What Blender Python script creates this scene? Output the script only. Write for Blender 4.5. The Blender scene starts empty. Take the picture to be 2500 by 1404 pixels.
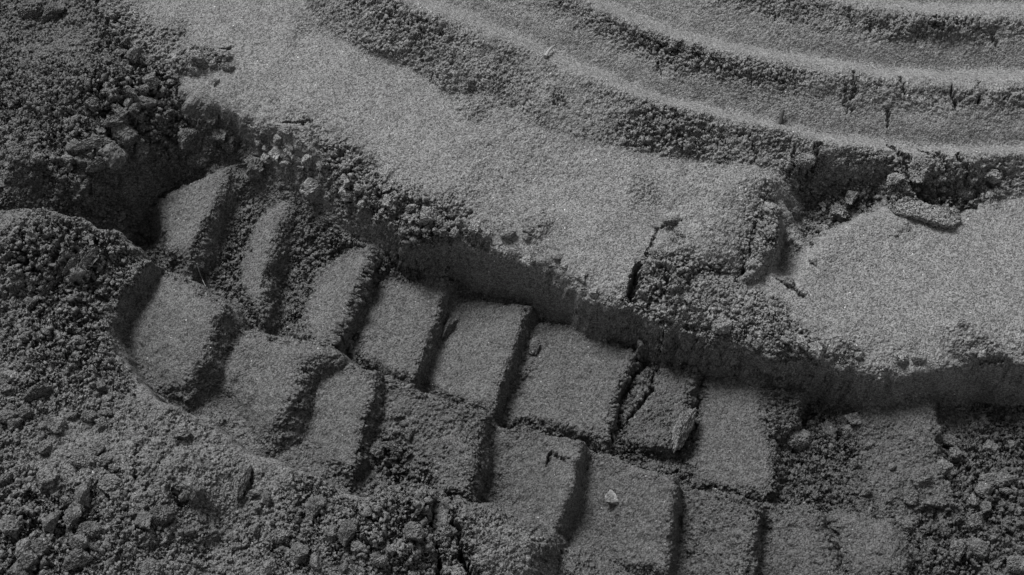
import bpy, bmesh, math, random
import numpy as np
from mathutils import Vector, Euler

# ------------------------------------------------------------------ camera, sky, sun, exposure
scene = bpy.context.scene
COL = scene.collection
PITCH = math.radians(58); DIST = 1.10; HFOV = math.radians(40)
cam_d = bpy.data.cameras.new('camera'); cam = bpy.data.objects.new('camera', cam_d); COL.objects.link(cam)
cam_d.angle = HFOV; cam_d.clip_start = 0.01; cam_d.clip_end = 500
CAM = np.array([0.0, -DIST * math.cos(PITCH), DIST * math.sin(PITCH)])
cam.location = CAM; cam.rotation_euler = (math.pi / 2 - PITCH, 0, 0)
scene.camera = cam

SUN_EL = math.radians(50); SUN_AZ = math.radians(-32)      # azimuth from +Y (picture top), negative = to the left
w = bpy.data.worlds.new('World'); scene.world = w; w.use_nodes = True
nt = w.node_tree; bg = nt.nodes['Background']
sky = nt.nodes.new('ShaderNodeTexSky'); sky.sky_type = 'NISHITA'; sky.sun_disc = False
sky.sun_elevation = SUN_EL; sky.sun_rotation = SUN_AZ
bw = nt.nodes.new('ShaderNodeRGBToBW')                      # grey overcast sky
nt.links.new(sky.outputs[0], bw.inputs[0]); nt.links.new(bw.outputs[0], bg.inputs[0])
bg.inputs[1].default_value = 0.065
sd = bpy.data.lights.new('sun', 'SUN'); sd.energy = 1.9; sd.angle = math.radians(24)
sun = bpy.data.objects.new('sun', sd); COL.objects.link(sun)
dvec = Vector((math.sin(SUN_AZ) * math.cos(SUN_EL), math.cos(SUN_AZ) * math.cos(SUN_EL), math.sin(SUN_EL)))
sun.rotation_euler = dvec.to_track_quat('Z', 'Y').to_euler(); sun.location = dvec * 3
vs = scene.view_settings
vs.view_transform = 'Standard'; vs.look = 'None'; vs.gamma = 1; vs.use_curve_mapping = False
vs.exposure = 2.42

# ------------------------------------------------------------------ pixel -> ground helper
FPX = 1250.0 / math.tan(HFOV / 2)
UP = np.array([0, math.sin(PITCH), math.cos(PITCH)]); FW = np.array([0, math.cos(PITCH), -math.sin(PITCH)])
def ray(u, v):
    return FW * FPX + np.array([1.0, 0, 0]) * (u - 1250) - UP * (v - 702)
ZS = 0.62                                                   # relief scale of the traced heights
def at(u, v, z=0.0):
    z = z * ZS; r = ray(u, v); t = (z - CAM[2]) / r[2]
    return CAM + r * t
def pts(L, z=None):
    return np.array([at(p[0], p[1], p[2] if len(p) > 2 and z is None else (z or 0.0)) for p in L])
PXM = 1 / (at(1251, 702)[0] - at(1250, 702)[0])             # pixels per metre at the middle

rng = np.random.default_rng(7); random.seed(7)

# ------------------------------------------------------------------ periodic noise volumes
NV = 128; NC = 16
def make_fbm(power, seed, cut=0):
    g = np.random.default_rng(seed).standard_normal((NV, NV, NV)).astype(np.float32)
    k = np.fft.fftfreq(NV) * NV
    kk = np.sqrt(k[:, None, None] ** 2 + k[None, :, None] ** 2 + (np.arange(NV // 2 + 1) ** 2)[None, None, :])
    kk[0, 0, 0] = 1
    f = np.fft.rfftn(g) * kk ** (-power)
    f[kk < cut] = 0; f[0, 0, 0] = 0
    v = np.fft.irfftn(f, s=(NV, NV, NV)).astype(np.float32)
    return v / v.std()
def make_worley(seed):
    r = np.random.default_rng(seed)
    P = r.random((NC, NC, NC, 3)).astype(np.float32)
    rad = (0.62 + 0.5 * r.random((NC, NC, NC)) ** 1.5).astype(np.float32)
    c = (np.arange(NV) + 0.5) / NV * NC
    ci = np.floor(c).astype(int)
    X, Y, Z = np.meshgrid(c, c, c, indexing='ij'); X = X.astype(np.float32); Y = Y.astype(np.float32); Z = Z.astype(np.float32)
    best = np.zeros((NV, NV, NV), np.float32)
    for dx in (-1, 0, 1):
        for dy in (-1, 0, 1):
            for dz in (-1, 0, 1):
                a = ((ci + dx) % NC)[:, None, None]; b = ((ci + dy) % NC)[None, :, None]; d = ((ci + dz) % NC)[None, None, :]
                q = P[a, b, d]; R = rad[a, b, d]
                ex = (ci + dx)[:, None, None] + q[..., 0] - X; ey = (ci + dy)[None, :, None] + q[..., 1] - Y
                ez = (ci + dz)[None, None, :] + q[..., 2] - Z
                h = R * R - (ex * ex + ey * ey + ez * ez)
                np.maximum(best, h, out=best)
    v = np.sqrt(best)
    return (v - v.mean()).astype(np.float32)                # lumps of unequal size, creased between
FBM = make_fbm(2.2, 1); FBM2 = make_fbm(1.6, 2, 3); WOR = make_worley(3)
ROT = np.array([[0.36, 0.48, -0.8], [-0.8, 0.6, 0.0], [0.48, 0.64, 0.6]], np.float32)
def vol(V, P, cell, ncell, off=(0, 0, 0)):
    """sample a periodic volume at points P (...,3); one of its ncell cells measures `cell` metres"""
    q = (P.reshape(-1, 3) @ ROT) * np.float32(NV / ncell / cell) + np.asarray(off, np.float32)
    i = np.floor(q).astype(np.int32); f = q - i
    i0 = i % NV; i1 = (i0 + 1) % NV
    Vf = V.reshape(-1)
    x0 = i0[:, 0] * (NV * NV); x1 = i1[:, 0] * (NV * NV); y0 = i0[:, 1] * NV; y1 = i1[:, 1] * NV; z0 = i0[:, 2]; z1 = i1[:, 2]
    fx, fy, fz = f[:, 0], f[:, 1], f[:, 2]
    a = Vf[x0 + y0 + z0] * (1 - fz) + Vf[x0 + y0 + z1] * fz
    b = Vf[x0 + y1 + z0] * (1 - fz) + Vf[x0 + y1 + z1] * fz
    c = Vf[x1 + y0 + z0] * (1 - fz) + Vf[x1 + y0 + z1] * fz
    d = Vf[x1 + y1 + z0] * (1 - fz) + Vf[x1 + y1 + z1] * fz
    a = a * (1 - fy) + b * fy; c = c * (1 - fy) + d * fy
    return (a * (1 - fx) + c * fx).reshape(P.shape[:-1])

# ------------------------------------------------------------------ the relief, first at 1 mm
MS = 0.001
MX = np.arange(-0.66, 0.66, MS); MY = np.arange(-0.42, 0.50, MS)
GX, GY = np.meshgrid(MX, MY)                                # rows = y
_P = np.stack([GX, GY, GX * 0], -1).astype(np.float32)
# ragged outlines: every traced outline is read through a warp of a few millimetres
WX = GX + 0.0022 * vol(FBM, _P, 0.05, 4) * 0.8 + 0.0011 * vol(FBM2, _P, 0.012, 4, (9, 5, 3))
WY = GY + 0.0022 * vol(FBM, _P, 0.05, 4, (40, 60, 7)) * 0.8 + 0.0011 * vol(FBM2, _P, 0.012, 4, (50, 5, 33))

def seg_dist(X, Y, A):
    d = np.full(X.shape, 1e9)
    for k in range(len(A) - 1):
        ax, ay = A[k][:2]; bx, by = A[k + 1][:2]
        vx, vy = bx - ax, by - ay; L = vx * vx + vy * vy + 1e-18
        t = np.clip(((X - ax) * vx + (Y - ay) * vy) / L, 0, 1)
        d = np.minimum(d, (X - ax - t * vx) ** 2 + (Y - ay - t * vy) ** 2)
    return np.sqrt(d)
def inside(X, Y, A):
    r = np.zeros(X.shape, bool); n = len(A)
    for k in range(n):
        x0, y0 = A[k][:2]; x1, y1 = A[(k + 1) % n][:2]
        if y0 == y1: continue
        c = ((y0 > Y) != (y1 > Y)) & (X < (x1 - x0) * (Y - y0) / (y1 - y0) + x0)
        r ^= c
    return r
def sdf(X, Y, A):
    d = seg_dist(X, Y, list(A) + [A[0]])
    return np.where(inside(X, Y, A), -d, d)
def window(A, m):
    j0 = max(0, np.searchsorted(MX, A[:, 0].min() - m)); j1 = np.searchsorted(MX, A[:, 0].max() + m)
    i0 = max(0, np.searchsorted(MY, A[:, 1].min() - m)); i1 = np.searchsorted(MY, A[:, 1].max() + m)
    return slice(i0, i1), slice(j0, j1)
def sstep(t): t = np.clip(t, 0, 1); return t * t * (3 - 2 * t)
def blur(a, s):
    r = max(1, int(round(s))); 
    for _ in range(3):
        for ax in (0, 1):
            p = np.pad(a, [(r + 1, r) if k == ax else (0, 0) for k in (0, 1)], mode='edge')
            c = np.cumsum(p, axis=ax, dtype=np.float64)
            n = 2 * r + 1
            a = ((c[n:] - c[:-n]) if ax == 0 else (c[:, n:] - c[:, :-n])) / n
    return a
def tps(C, X, Y):
    C = np.array(C); n = len(C)
    def U(r2): return r2 * np.log(r2 + 1e-9)
    K = U((C[:, None, 0] - C[None, :, 0]) ** 2 + (C[:, None, 1] - C[None, :, 1]) ** 2) + np.eye(n) * 2e-4
    Pm = np.c_[np.ones(n), C[:, :2]]
    A = np.block([[K, Pm], [Pm.T, np.zeros((3, 3))]])
    s = np.linalg.solve(A, np.r_[C[:, 2], 0, 0, 0])
    Z = s[n] + s[n + 1] * X + s[n + 2] * Y
    for k in range(n): Z = Z + s[k] * U((X - C[k, 0]) ** 2 + (Y - C[k, 1]) ** 2)
    return Z
def coarse(f):
    xs = MX[::8]; ys = MY[::8]; a, b = np.meshgrid(xs, ys); z = f(a, b)
    fx = np.clip((MX - xs[0]) / (xs[1] - xs[0]), 0, len(xs) - 1.001); fy = np.clip((MY - ys[0]) / (ys[1] - ys[0]), 0, len(ys) - 1.001)
    i = fx.astype(int); j = fy.astype(int); fx -= i; fy = (fy - j)[:, None]
    zz = z[:, i] * (1 - fx) + z[:, i + 1] * fx
    return zz[j] * (1 - fy) + zz[j + 1] * fy

# --- floor of the track and the heaps on its far (left) side
HEAP = [(0,0,-.022),(150,40,-.018),(260,130,-.016),(230,200,.014),(330,60,-.018),(420,230,-.024),(500,330,-.044),(380,150,-.018),(100,230,.006),(310,260,.0),(200,260,.006),(170,330,-.030),(60,330,-.018),(60,400,-.014),
 (0,250,-.02),(0,380,-.024),(150,350,-.022),(300,350,-.03),(410,440,-.085),(200,450,-.076),(0,470,-.076),(330,520,-.100),(-600,300,-.03),(-400,-300,-.02),(520,420,-.08)]
TRACK = [(480,290,-.032),(420,220,-.022),(350,120,-.02),(330,520,-.100),(0,560,-.09),(500,580,-.09),(640,480,-.080),(700,700,-.09),(900,850,-.09),(1000,800,-.088),(1200,900,-.09),(1400,950,-.09),(1600,1000,-.088),
 (1800,1050,-.078),(2000,1050,-.074),(2150,1050,-.07),(2400,1000,-.078),(2430,1120,-.07),(2470,1250,-.055),
 (560,300,-.036),(640,370,-.048),(720,455,-.060),(600,440,-.07),
 (300,800,-.082),(260,900,-.084),(500,950,-.084),(700,1050,-.080),(900,1080,-.078),(900,1200,-.08),(1100,1150,-.078),(1100,1300,-.08),(1300,1250,-.080),(1500,1330,-.078),(1750,1380,-.076),(300,1200,-.08),
 (2300,1300,-.06),(2450,1404,-.05),(2150,1330,-.065),(-600,900,-.08),(1000,1900,-.08),
 (2600,1900,-.05),(3000,1300,-.06),(3000,1050,-.088),(300,-300,-.04)]
NEAR = [(0,515,-.004),(120,520,.004),(230,545,-.004),(300,585,-.014),(350,625,-.026),(150,600,.008),(0,600,.008),(250,660,-.022),(0,690,-.014),(100,720,-.032),(220,730,-.042),(0,780,-.034),(130,800,-.030),(230,850,-.032),(360,955,-.038),
 (150,880,-.024),(100,1000,-.010),(280,1060,-.008),(420,975,-.024),(520,1030,-.030),(600,1100,-.034),(420,1070,-.010),(100,1200,.006),(300,1250,.008),(480,1170,-.004),
 (600,1300,-.036),(700,1120,-.030),(850,1190,-.034),(700,1210,-.020),(850,1250,-.008),(900,1380,-.006),(1050,1225,-.022),(1080,1310,-.010),(1290,1290,-.026),(1250,1390,-.020),(400,1400,.0),(0,1400,.0),(-600,700,-.02),(-400,1700,-.0),(1000,1900,-.0)]
def fld(Q):
    L = [tuple(at(u, v, z - .7 * max(0, -.062 - z))) for u, v, z in Q]
    return coarse(lambda X, Y: tps(L, X, Y))
Th, Tt, Tn = fld(HEAP), fld(TRACK), fld(NEAR)
heap = sdf(WX, WY, pts([(-900,-600),(285,-60),(400,150),(560,330),(600,400),(500,400),(400,455),(330,520),(0,505),(-900,480)], -.06))
near = sdf(WX + .002 * vol(FBM, _P, .022, 4, (61, 6, 31)), WY + .002 * vol(FBM, _P, .022, 4, (11, 56, 31)), pts([(-900,500),(0,513),(120,508),(230,525),(320,572),(372,618),(350,665),(300,705),(268,785),(312,875),(390,953),(430,968),(520,1015),(610,1085),(720,1105),(800,1135),(862,1185),(1000,1195),(1060,1215),
  (1100,1225),(1200,1240),(1330,1300),(1325,1404),(1325,2200),(-900,2200)], -.024))
T = Tt + (Th - Tt) * sstep(.5 - heap / .028)
kn = np.clip((.002 - near) / .011, 0, 1)
T = T + (Tn - T) * (1 - (1 - kn) ** 2)

# --- bank between the flat and the track: top edge and foot
TOP = [(0,-400),(140,-150),(250,0),(312,80),(368,160),(440,210),(505,255),(600,285),(660,330),(740,360),(800,410),(870,440),(930,470),(980,535),(1090,555),(1170,590),
       (1250,625),(1330,655),(1420,705),(1500,735),(1580,790),(1680,790),(1780,810),(1850,850),(1930,880),(2050,890),(2160,895),(2290,905),(2400,890),(2520,900),(2800,910),(3400,900)]
FOOT = [(-20,-380,-.04),(125,-130,-.045),(235,20,-.05),(300,110,-.055),(360,190,-.06),(440,250,-.065),(540,320,-.07),(610,400,-.08),(690,470,-.085),(770,520,-.085),(850,575,-.085),
        (935,612,-.085),(1110,688,-.085),(1290,745,-.085),(1440,800,-.085),(1560,845,-.085),(1700,885,-.072),(1850,905,-.066),(1980,930,-.062),(2130,945,-.06),
        (2290,965,-.06),(2520,970,-.06),(2800,975,-.06),(3400,970,-.06)]
tp = pts(TOP); fp = pts(FOOT)
far = np.array([[3, tp[-1][1], 0], [3, -3, 0], [-3, -3, 0], [-3, 3, 0], [tp[0][0] - .5, 3, 0]])
BX = WX + .005 * vol(FBM, _P, .035, 4, (21, 6, 71)) + .002 * vol(FBM2, _P, .03, 4, (2, 16, 7)); BY = WY + .005 * vol(FBM, _P, .035, 4, (81, 46, 11)) + .002 * vol(FBM2, _P, .03, 4, (62, 16, 37))
dT = sdf(BX, BY, np.vstack([tp, far])); dF = sdf(WX, WY, np.vstack([fp, far]))
tt = np.where(dT > 0, 0, np.where(dF < 0, 1, -dT / (-dT + np.maximum(dF, 0) + 1e-6)))
tt = np.clip(tt, 0, 1)
bank = tt ** 1.15
H = T * bank
H += np.where(dT > 0, -0.009 * np.exp(-dT / 0.018), -.009 * (1 - bank))      # worn lip
on_track = dF < 0
lip = np.exp(-(np.maximum(dT, 0) / 0.027) ** 2) * (dT > -0.004)
lip *= np.clip(.62 + .5 * vol(FBM, _P, .06, 4, (15, 66, 2)), .1, 1.2)
LAB = np.where(dT > 0, 1, np.where(on_track, 3, 2)).astype(np.int16)   # 1 flat, 2 bank, 3 track floor
spots = np.clip(vol(FBM, _P, .03, 4, (8, 90, 44)) - 1.1, 0, 1) * .5 + np.clip(vol(FBM, _P, .11, 4, (1, 20, 74)) - .8, 0, 1) * .18
H += np.where(dT > 0, .0009 * vol(FBM, _P, .05, 4, (3, 3, 3)), 0)
R = np.where(dT > 0, 0.05 + np.clip(spots, 0, .3) + 0.62 * lip, np.where(on_track, np.where(sdf(WX, WY, pts([(330,640),(560,730),(840,860),(1200,1005),(1660,1175),(2010,1240),(2060,1500),(1300,1500),(200,900)], -.07)) < 0, .36, .75), 0.34 + 0.5 * np.clip(1 - tt * 1.7, 0, 1)))
R = np.where((heap < 0) & (dT < 0), .8, R)
LAB = np.where((heap < 0) & (dT < -0.006), 4, LAB)
lw = sstep((at(900, 560)[0] - GX) / .05)                     # the left half of the bank has crumbled
R = np.where((dT < 0) & ~on_track, np.maximum(R, .85 * lw), R)
lowm = near
R = np.where(lowm < 0, np.where(GY > at(0, 800)[1], .4, .16) + .56 * sstep((-lowm - .007 - .006 * vol(FBM, _P, .03, 4, (6, 1, 1))) / .012), R); LAB = np.where(lowm < 0, 5, LAB)
DAMP_SHADE = np.where(dT > 0, 0.0, np.where(on_track, 1, np.clip(tt * 1.6, 0, .25) * (1 - .6 * lw))) * (1 + .3 * sstep((GX + .25) / .4))  # damp tone plus painted recess shade in the sunken track, stronger to the right
DAMP_SHADE = np.where(near < -.003, .62, np.where((heap < 0) & on_track, .85, DAMP_SHADE))       # heaps drier than the track, and with less shade painted in

# --- ridges and grooves of the older track, top right
G1 = [(300,-700),(700,-200),(1060,0),(1180,52),(1330,125),(1480,180),(1650,237),(1800,282),(1980,330),(2200,350),(2520,357),(3400,340)]
G2 = [(900,-500),(1250,-130),(1470,0),(1560,40),(1650,66),(1850,120),(2060,158),(2200,172),(2520,179),(3400,160)]
G3 = [(1300,-500),(1700,-170),(1960,-50),(2100,-10),(2200,4),(2350,12),(2520,15),(3400,5)]
G4 = [(1700,-500),(2000,-260),(2200,-190),(2520,-160),(3400,-160)]
E0 = [(100,-500),(480,-170),(735,0),(800,80),(900,130),(1010,165),(1075,215),(1160,225),(1230,235),(1280,300),(1400,335),(1500,355),(1600,375),(1690,395),(1790,420),(1880,430),
      (1960,470),(2080,490),(2180,505),(2320,510),(2400,490),(2520,465),(3400,440)]
gl = [pts(g, z) for g, z in ((E0, 0), (G1, 0.004), (G2, 0.006), (G3, 0.008), (G4, 0.01))]
def ridge(lo, hi, height, z0, z1, peak, face_pow, lab, rmax):
    """lo = groove nearer the camera, hi = groove beyond; crest between"""
    global H, R, LAB
    A = np.vstack([lo, hi[::-1]])
    ins = sdf(WX, WY, A)
    d0 = seg_dist(WX, WY, lo); d1 = seg_dist(WX, WY, hi)
    t = d1 / (d0 + d1 + 1e-9)
    up = np.clip(t / peak, 0, 1); dn = np.clip((1 - t) / (1 - peak), 0, 1)
    prof = np.where(t < peak, .45 * (1 - (1 - up) ** 1.6) + .55 * sstep(up), 1 - (1 - dn) ** face_pow)
    m = ins < 0
    brk = t - (peak + .10 + .05 * vol(FBM, _P, .03, 4, (lab, 5, 9)) + .02 * vol(FBM2, _P, .012, 4, (lab, 51, 9)))
    H_lip = .0028 * sstep(brk / .03) * (1 - sstep((brk - .05) / .5))
    base = z1 * (1 - t) + z0 * t
    H = np.where(m, base + height * prof - H_lip, H)
    cr = np.exp(-((t - (peak + 0.10)) / 0.17) ** 2)
    R = np.where(m, 0.06 + rmax * cr, R)
    LAB = np.where(m, lab, LAB)
    return m, t
ridge(gl[3], gl[4], 0.017, .008, .01, 0.46, 1.6, 13, 0.5)
ridge(gl[2], gl[3], 0.0195, .006, .008, 0.46, 1.6, 12, 0.52)
ridge(gl[1], gl[2], 0.0215, .004, .006, 0.44, 1.6, 11, 0.52)
m0, t0 = ridge(gl[0], gl[1], 0.015, 0.0, .004, 0.36, 1.7, 10, 0.8)
ux = (GX - at(1700, 390)[0])
R = np.where(m0, np.where(t0 > 0.2, np.clip(0.46 * sstep((t0 - 0.2) / 0.25), 0.08, 1), 0.08), R)

ins = sdf(WX, WY, np.vstack([gl[0], gl[4][::-1]])) < 0
H = np.where(ins, blur(H, 2), H)
# hollow with rubble in front of the last ridge, right
def dish(P, z, depth, soft, lab=None, rough=None):
    global H, R, LAB
    A = pts(P, z); s = window(A, 0.05)
    d = sdf(WX[s], WY[s], A)
    k = sstep(-d / soft)
    H[s] = H[s] - depth * k
    if rough is not None: R[s] = np.where(d < 0, R[s] * (1 - k) + rough * k, R[s])
    if lab is not None: LAB[s] = np.where(d < 0, lab, LAB[s])
dish([(1880,440),(1960,400),(2080,400),(2170,430),(2190,490),(2150,520),(2050,570),(1985,620),(1940,560),(1900,500)], 0, 0.030, 0.022, None, 0.95)
dish([(1890,490),(1960,520),(2010,590),(1980,660),(1945,705),(1890,680),(1855,640),(1860,560)], 0, 0.024, 0.026, None, 0.3)
dish([(2180,440),(2300,430),(2400,420),(2470,430),(2420,480),(2340,508),(2240,500)], 0, 0.016, 0.014, None, 0.8)
dish([(2310,488),(2350,470),(2410,478),(2395,494),(2330,509)], 0, 0.016, 0.006, None, 0.3)

CRUMB = {30: .1, 31: .05, 32: .15, 33: .26, 34: .2, 35: .22, 36: .2, 37: .12, 50: .12, 51: .1, 52: .12, 53: .5, 54: .16, 55: .12, 56: .5, 57: .3}                                                      # labels of solids of sand
def slab(P, slope=3.0, rnd=0.002, rough=0.1, lab=None, bulge=0.0, damp_shade=None, reach=9.0):
    """a block of sand: top through traced (pixel, height) corners, sides falling at `slope`"""
    global H, R, LAB, DAMP_SHADE
    if lab and 30 <= lab < 60:                               # tread prints step more strongly
        zr = -.064 if lab < 50 else -.050
        P = [(u, v, zr + (1.6 if lab < 50 else 2.1) * min(0, z - zr) + max(0, z - zr)) for u, v, z in P]
    if lab and (20 <= lab < 23 or lab >= 70): P = [(u, v, z * 1.8) for u, v, z in P]
    A = pts(P); s = window(A, 0.06)
    X, Y = WX[s], WY[s]
    d = sdf(X, Y, A)
    n = len(A); c = A[:, :2].mean(0)
    M = np.c_[np.ones(n), A[:, 0] - c[0], A[:, 1] - c[1]] if n < 4 else np.c_[np.ones(n), A[:, 0] - c[0], A[:, 1] - c[1], (A[:, 0] - c[0]) * (A[:, 1] - c[1])]
    q = np.linalg.lstsq(M, A[:, 2], rcond=None)[0]
    # clamp outside the outline so the extrapolated top stays sane
    lo, hi = A[:, :2].min(0), A[:, :2].max(0)
    x = np.clip(X, lo[0], hi[0]) - c[0]; y = np.clip(Y, lo[1], hi[1]) - c[1]
    z = q[0] + q[1] * x + q[2] * y + (q[3] * x * y if len(q) > 3 else 0)
    if bulge:
        m = max(1e-6, (-d).max()); z = z + bulge * (1 - (1 - np.clip(-d / m, 0, 1)) ** 2)
    zz = z - slope * rnd * np.logaddexp(0, d / rnd)
    # real soft edge: only keep the rounding near the rim
    zz = zz - 40 * np.maximum(d - reach, 0)                  # lip pieces do not run down the bank
    up = zz > H[s]
    H[s] = np.where(up, zz, H[s])
    rr = rough + (0.6 - rough) * np.exp(-(d / 0.005) ** 2) * (rough < 0.45)
    rr = np.where(d > 0.003, np.maximum(rr, 0.26), rr)
    if lab and 30 <= lab < 60:
        rel = (z - A[:, 2].min()) / max(1e-6, np.ptp(A[:, 2])); rr = np.maximum(rr, .85 * sstep((CRUMB.get(lab, .2) - rel + .10 * vol(FBM, _P[s], .03, 4)) / .25))
    R[s] = np.where(up, rr, R[s])
    if lab is not None: LAB[s] = np.where(up, lab, LAB[s])
    if damp_shade is not None: DAMP_SHADE[s] = np.where(up, damp_shade, DAMP_SHADE[s])

# lifted crust tongue and its rims on the flat
slab([(1655,450,.004),(1700,408,.010),(1800,405,.014),(1885,432,.014),(1862,500,.012),(1845,560,.010),(1805,655,.004),(1690,650,.006),(1640,600,.008),(1650,520,.010)], 1.4, .004, .22, 20, 0.009)
slab([(1872,490,.018),(1905,505,.016),(1892,590,.014),(1850,650,.010),(1806,700,.005),(1812,668,.006),(1852,590,.014)], 4, .0015, .3, 21)
slab([(1640,470,.004),(1690,430,.012),(1760,425,.016),(1740,470,.014),(1660,500,.008)], 1.2, .005, .2, 20, .004)
slab([(1575,615,.004),(1620,570,.012),(1690,575,.014),(1700,620,.010),(1640,640,.007),(1590,660,.003)], 3, .002, .3, 22, .004, reach=.004)
slab([(1560,640,.004),(1580,600,.008),(1650,560,.012),(1690,590,.010),(1680,690,.006),(1640,740,.004),(1550,730,.002)], 2.0, .003, .7, 22, .004, reach=.004)
slab([(1560,720,.002),(1700,640,.006),(1800,680,.006),(1900,720,.004),(1960,790,.003),(2060,850,.002),(2080,880,.000),(1900,865,.000),(1830,830,.002),(1700,770,.002),(1600,770,.0)], 1.2, .005, .5, 23, .004, reach=.004)

# upper row of stepped tread prints (low at the left, high at the right edge)
ZL, ZH = -.090, -.064
slab([(380,490,-.084),(575,392,-.066),(480,585,-.066),(455,640,-.070),(395,620,-.086)], 3, .0025, .10, 30)
slab([(556,620,-.080),(640,535,-.078),(695,482,-.068),(722,500,-.066),(655,650,-.066),(640,770,-.068),(580,745,-.080)], 3, .0025, .10, 31)
slab([(745,765,-.084),(785,650,-.083),(865,585,-.074),(926,600,-.066),(872,740,-.066),(818,855,-.066),(750,820,-.080)], 5, .0010, .10, 32)
slab([(850,860,-.086),(915,660,-.084),(1110,684,-.068),(1040,870,-.066),(1010,930,-.066),(880,880,-.088)], 5, .0010, .16, 33)
slab([(1035,925,-.087),(1100,720,-.086),(1292,745,-.068),(1250,880,-.066),(1205,1012,-.064),(1050,960,-.090)], 5, .0010, .12, 34)
slab([(1215,1015,-.088),(1285,785,-.088),(1400,800,-.081),(1562,850,-.068),(1505,980,-.066),(1490,1085,-.068),(1400,1060,-.080)], 5, .0010, .14, 35)
slab([(1500,1080,-.086),(1530,960,-.078),(1590,862,-.076),(1700,888,-.070),(1690,1000,-.070),(1650,1095,-.070)], 5, .0010, .25, 36)
slab([(1690,1190,-.080),(1700,1040,-.080),(1730,900,-.076),(1885,920,-.062),(1880,1030,-.060),(1915,1160,-.060),(1880,1215,-.062)], 3, .002, .12, 37)
slab([(1880,920,-.058),(1972,935,-.052),(1962,1020,-.054),(1930,1060,-.060),(1885,1060,-.060)], 6, .0010, .5, 38)
slab([(1955,1200,-.082),(1975,945,-.080),(2150,950,-.066),(2288,965,-.052),(2292,1060,-.050),(2310,1150,-.048),(2330,1250,-.046),(2150,1230,-.062)], 5, .0015, .4, 39)

# lower row
slab([(295,775,-.074),(385,640,-.050),(450,665,-.044),(530,730,-.042),(552,760,-.046),(505,880,-.050),(445,965,-.058),(385,960,-.066),(280,850,-.076)], 2.6, .0045, .12, 50, .005)
slab([(505,940,-.076),(595,795,-.052),(680,805,-.046),(800,840,-.042),(835,868,-.044),(745,900,-.046),(690,1010,-.050),(645,1090,-.060),(560,1030,-.074)], 2.6, .0045, .12, 51, .004)
slab([(715,1070,-.074),(770,930,-.062),(838,876,-.048),(925,905,-.046),(912,970,-.048),(880,1080,-.052),(850,1155,-.058),(760,1120,-.070)], 3.5, .002, .12, 52)
slab([(885,1160,-.072),(930,990,-.064),(940,905,-.052),(1060,950,-.047),(1198,1003,-.044),(1182,1080,-.046),(1152,1205,-.050),(1000,1190,-.068)], 4, .0018, .30, 53)
slab([(1162,1205,-.078),(1180,1090,-.068),(1212,1022,-.054),(1330,1052,-.048),(1424,1083,-.043),(1402,1200,-.046),(1358,1300,-.050),(1250,1260,-.072)], 5, .0014, .12, 54)
slab([(1370,1315,-.078),(1410,1190,-.070),(1428,1093,-.056),(1560,1130,-.048),(1662,1178,-.043),(1647,1290,-.046),(1632,1400,-.050),(1500,1395,-.070)], 4.5, .0015, .12, 55)
slab([(1648,1404,-.076),(1672,1290,-.066),(1685,1195,-.054),(1800,1205,-.048),(1874,1228,-.044),(1852,1330,-.046),(1822,1440,-.050),(1700,1440,-.070)], 4, .002, .32, 56)
slab([(1833,1404,-.070),(1870,1300,-.062),(1878,1216,-.052),(1990,1230,-.044),(2030,1300,-.046),(2068,1404,-.046),(2060,1480,-.048),(1850,1480,-.070)], 4, .002, .2, 57)
slab([(2010,1250,-.056),(2090,1245,-.048),(2170,1275,-.042),(2218,1340,-.040),(2218,1420,-.040),(2090,1460,-.046),(2060,1340,-.056)], 2.6, .003, .34, 58, .005)

# layered lumps on the left heap
slab([(170,285,.0),(250,270,.004),(330,290,-.004),(290,330,-.016),(210,345,-.014)], 3, .003, .7, 4)
slab([(190,350,-.012),(260,335,-.010),(330,318,-.014),(280,385,-.026),(215,385,-.024)], 3, .003, .7, 4)
slab([(0,350,-.006),(70,340,-.006),(150,365,-.012),(170,410,-.022),(90,440,-.026),(0,440,-.02)], 1.6, .006, .8, 4, .006)
slab([(300,150,.004),(370,180,-.002),(400,240,-.012),(340,260,-.008),(290,210,.004)], 1.8, .005, .8, 4, .004)
slab([(40,150,.0),(110,130,.0),(150,170,.004),(90,210,.004),(30,200,.0)], 1.8, .005, .8, 4, .004)
# rounded mounds along the near edge of the track
for lab, P in ((60, [(-900,450),(300,480),(400,610),(370,690),(255,790),(100,775),(0,770),(-900,770)]), (61, [(0,785),(130,765),(255,790),(300,850),(410,950),(330,995),(200,965),(0,935)]),
               (62, [(335,990),(430,940),(520,1000),(630,1080),(600,1125),(450,1110),(350,1045)]), (63, [(625,1085),(740,1095),(880,1175),(850,1245),(700,1205)])):
    LAB = np.where((near < 0) & inside(WX, WY, pts(P, -.024)), lab, LAB)
slab([(1104,1225,-.012),(1200,1238,-.010),(1290,1272,-.014),(1332,1300,-.022),(1318,1400,-.018),(1250,1440,-.016),(1150,1400,-.002),(1116,1300,-.002)], 2.2, .004, .42, 64, .007)
slab([(850,1250,-.008),(960,1188,-.014),(1048,1213,-.014),(1054,1300,-.004),(1056,1404,.0),(880,1370,.004)], 2.0, .005, .8, 65, .010)
slab([(1062,1240,-.018),(1080,1228,-.016),(1114,1275,-.014),(1120,1345,-.010),(1136,1404,-.010),(1086,1404,-.010),(1072,1310,-.014)], 3.5, .002, .5, 66)
slab([(1370,1345,-.058),(1420,1360,-.056),(1530,1420,-.056),(1500,1500,-.05),(1360,1480,-.05)], 1.5, .005, .4, 67)

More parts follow.
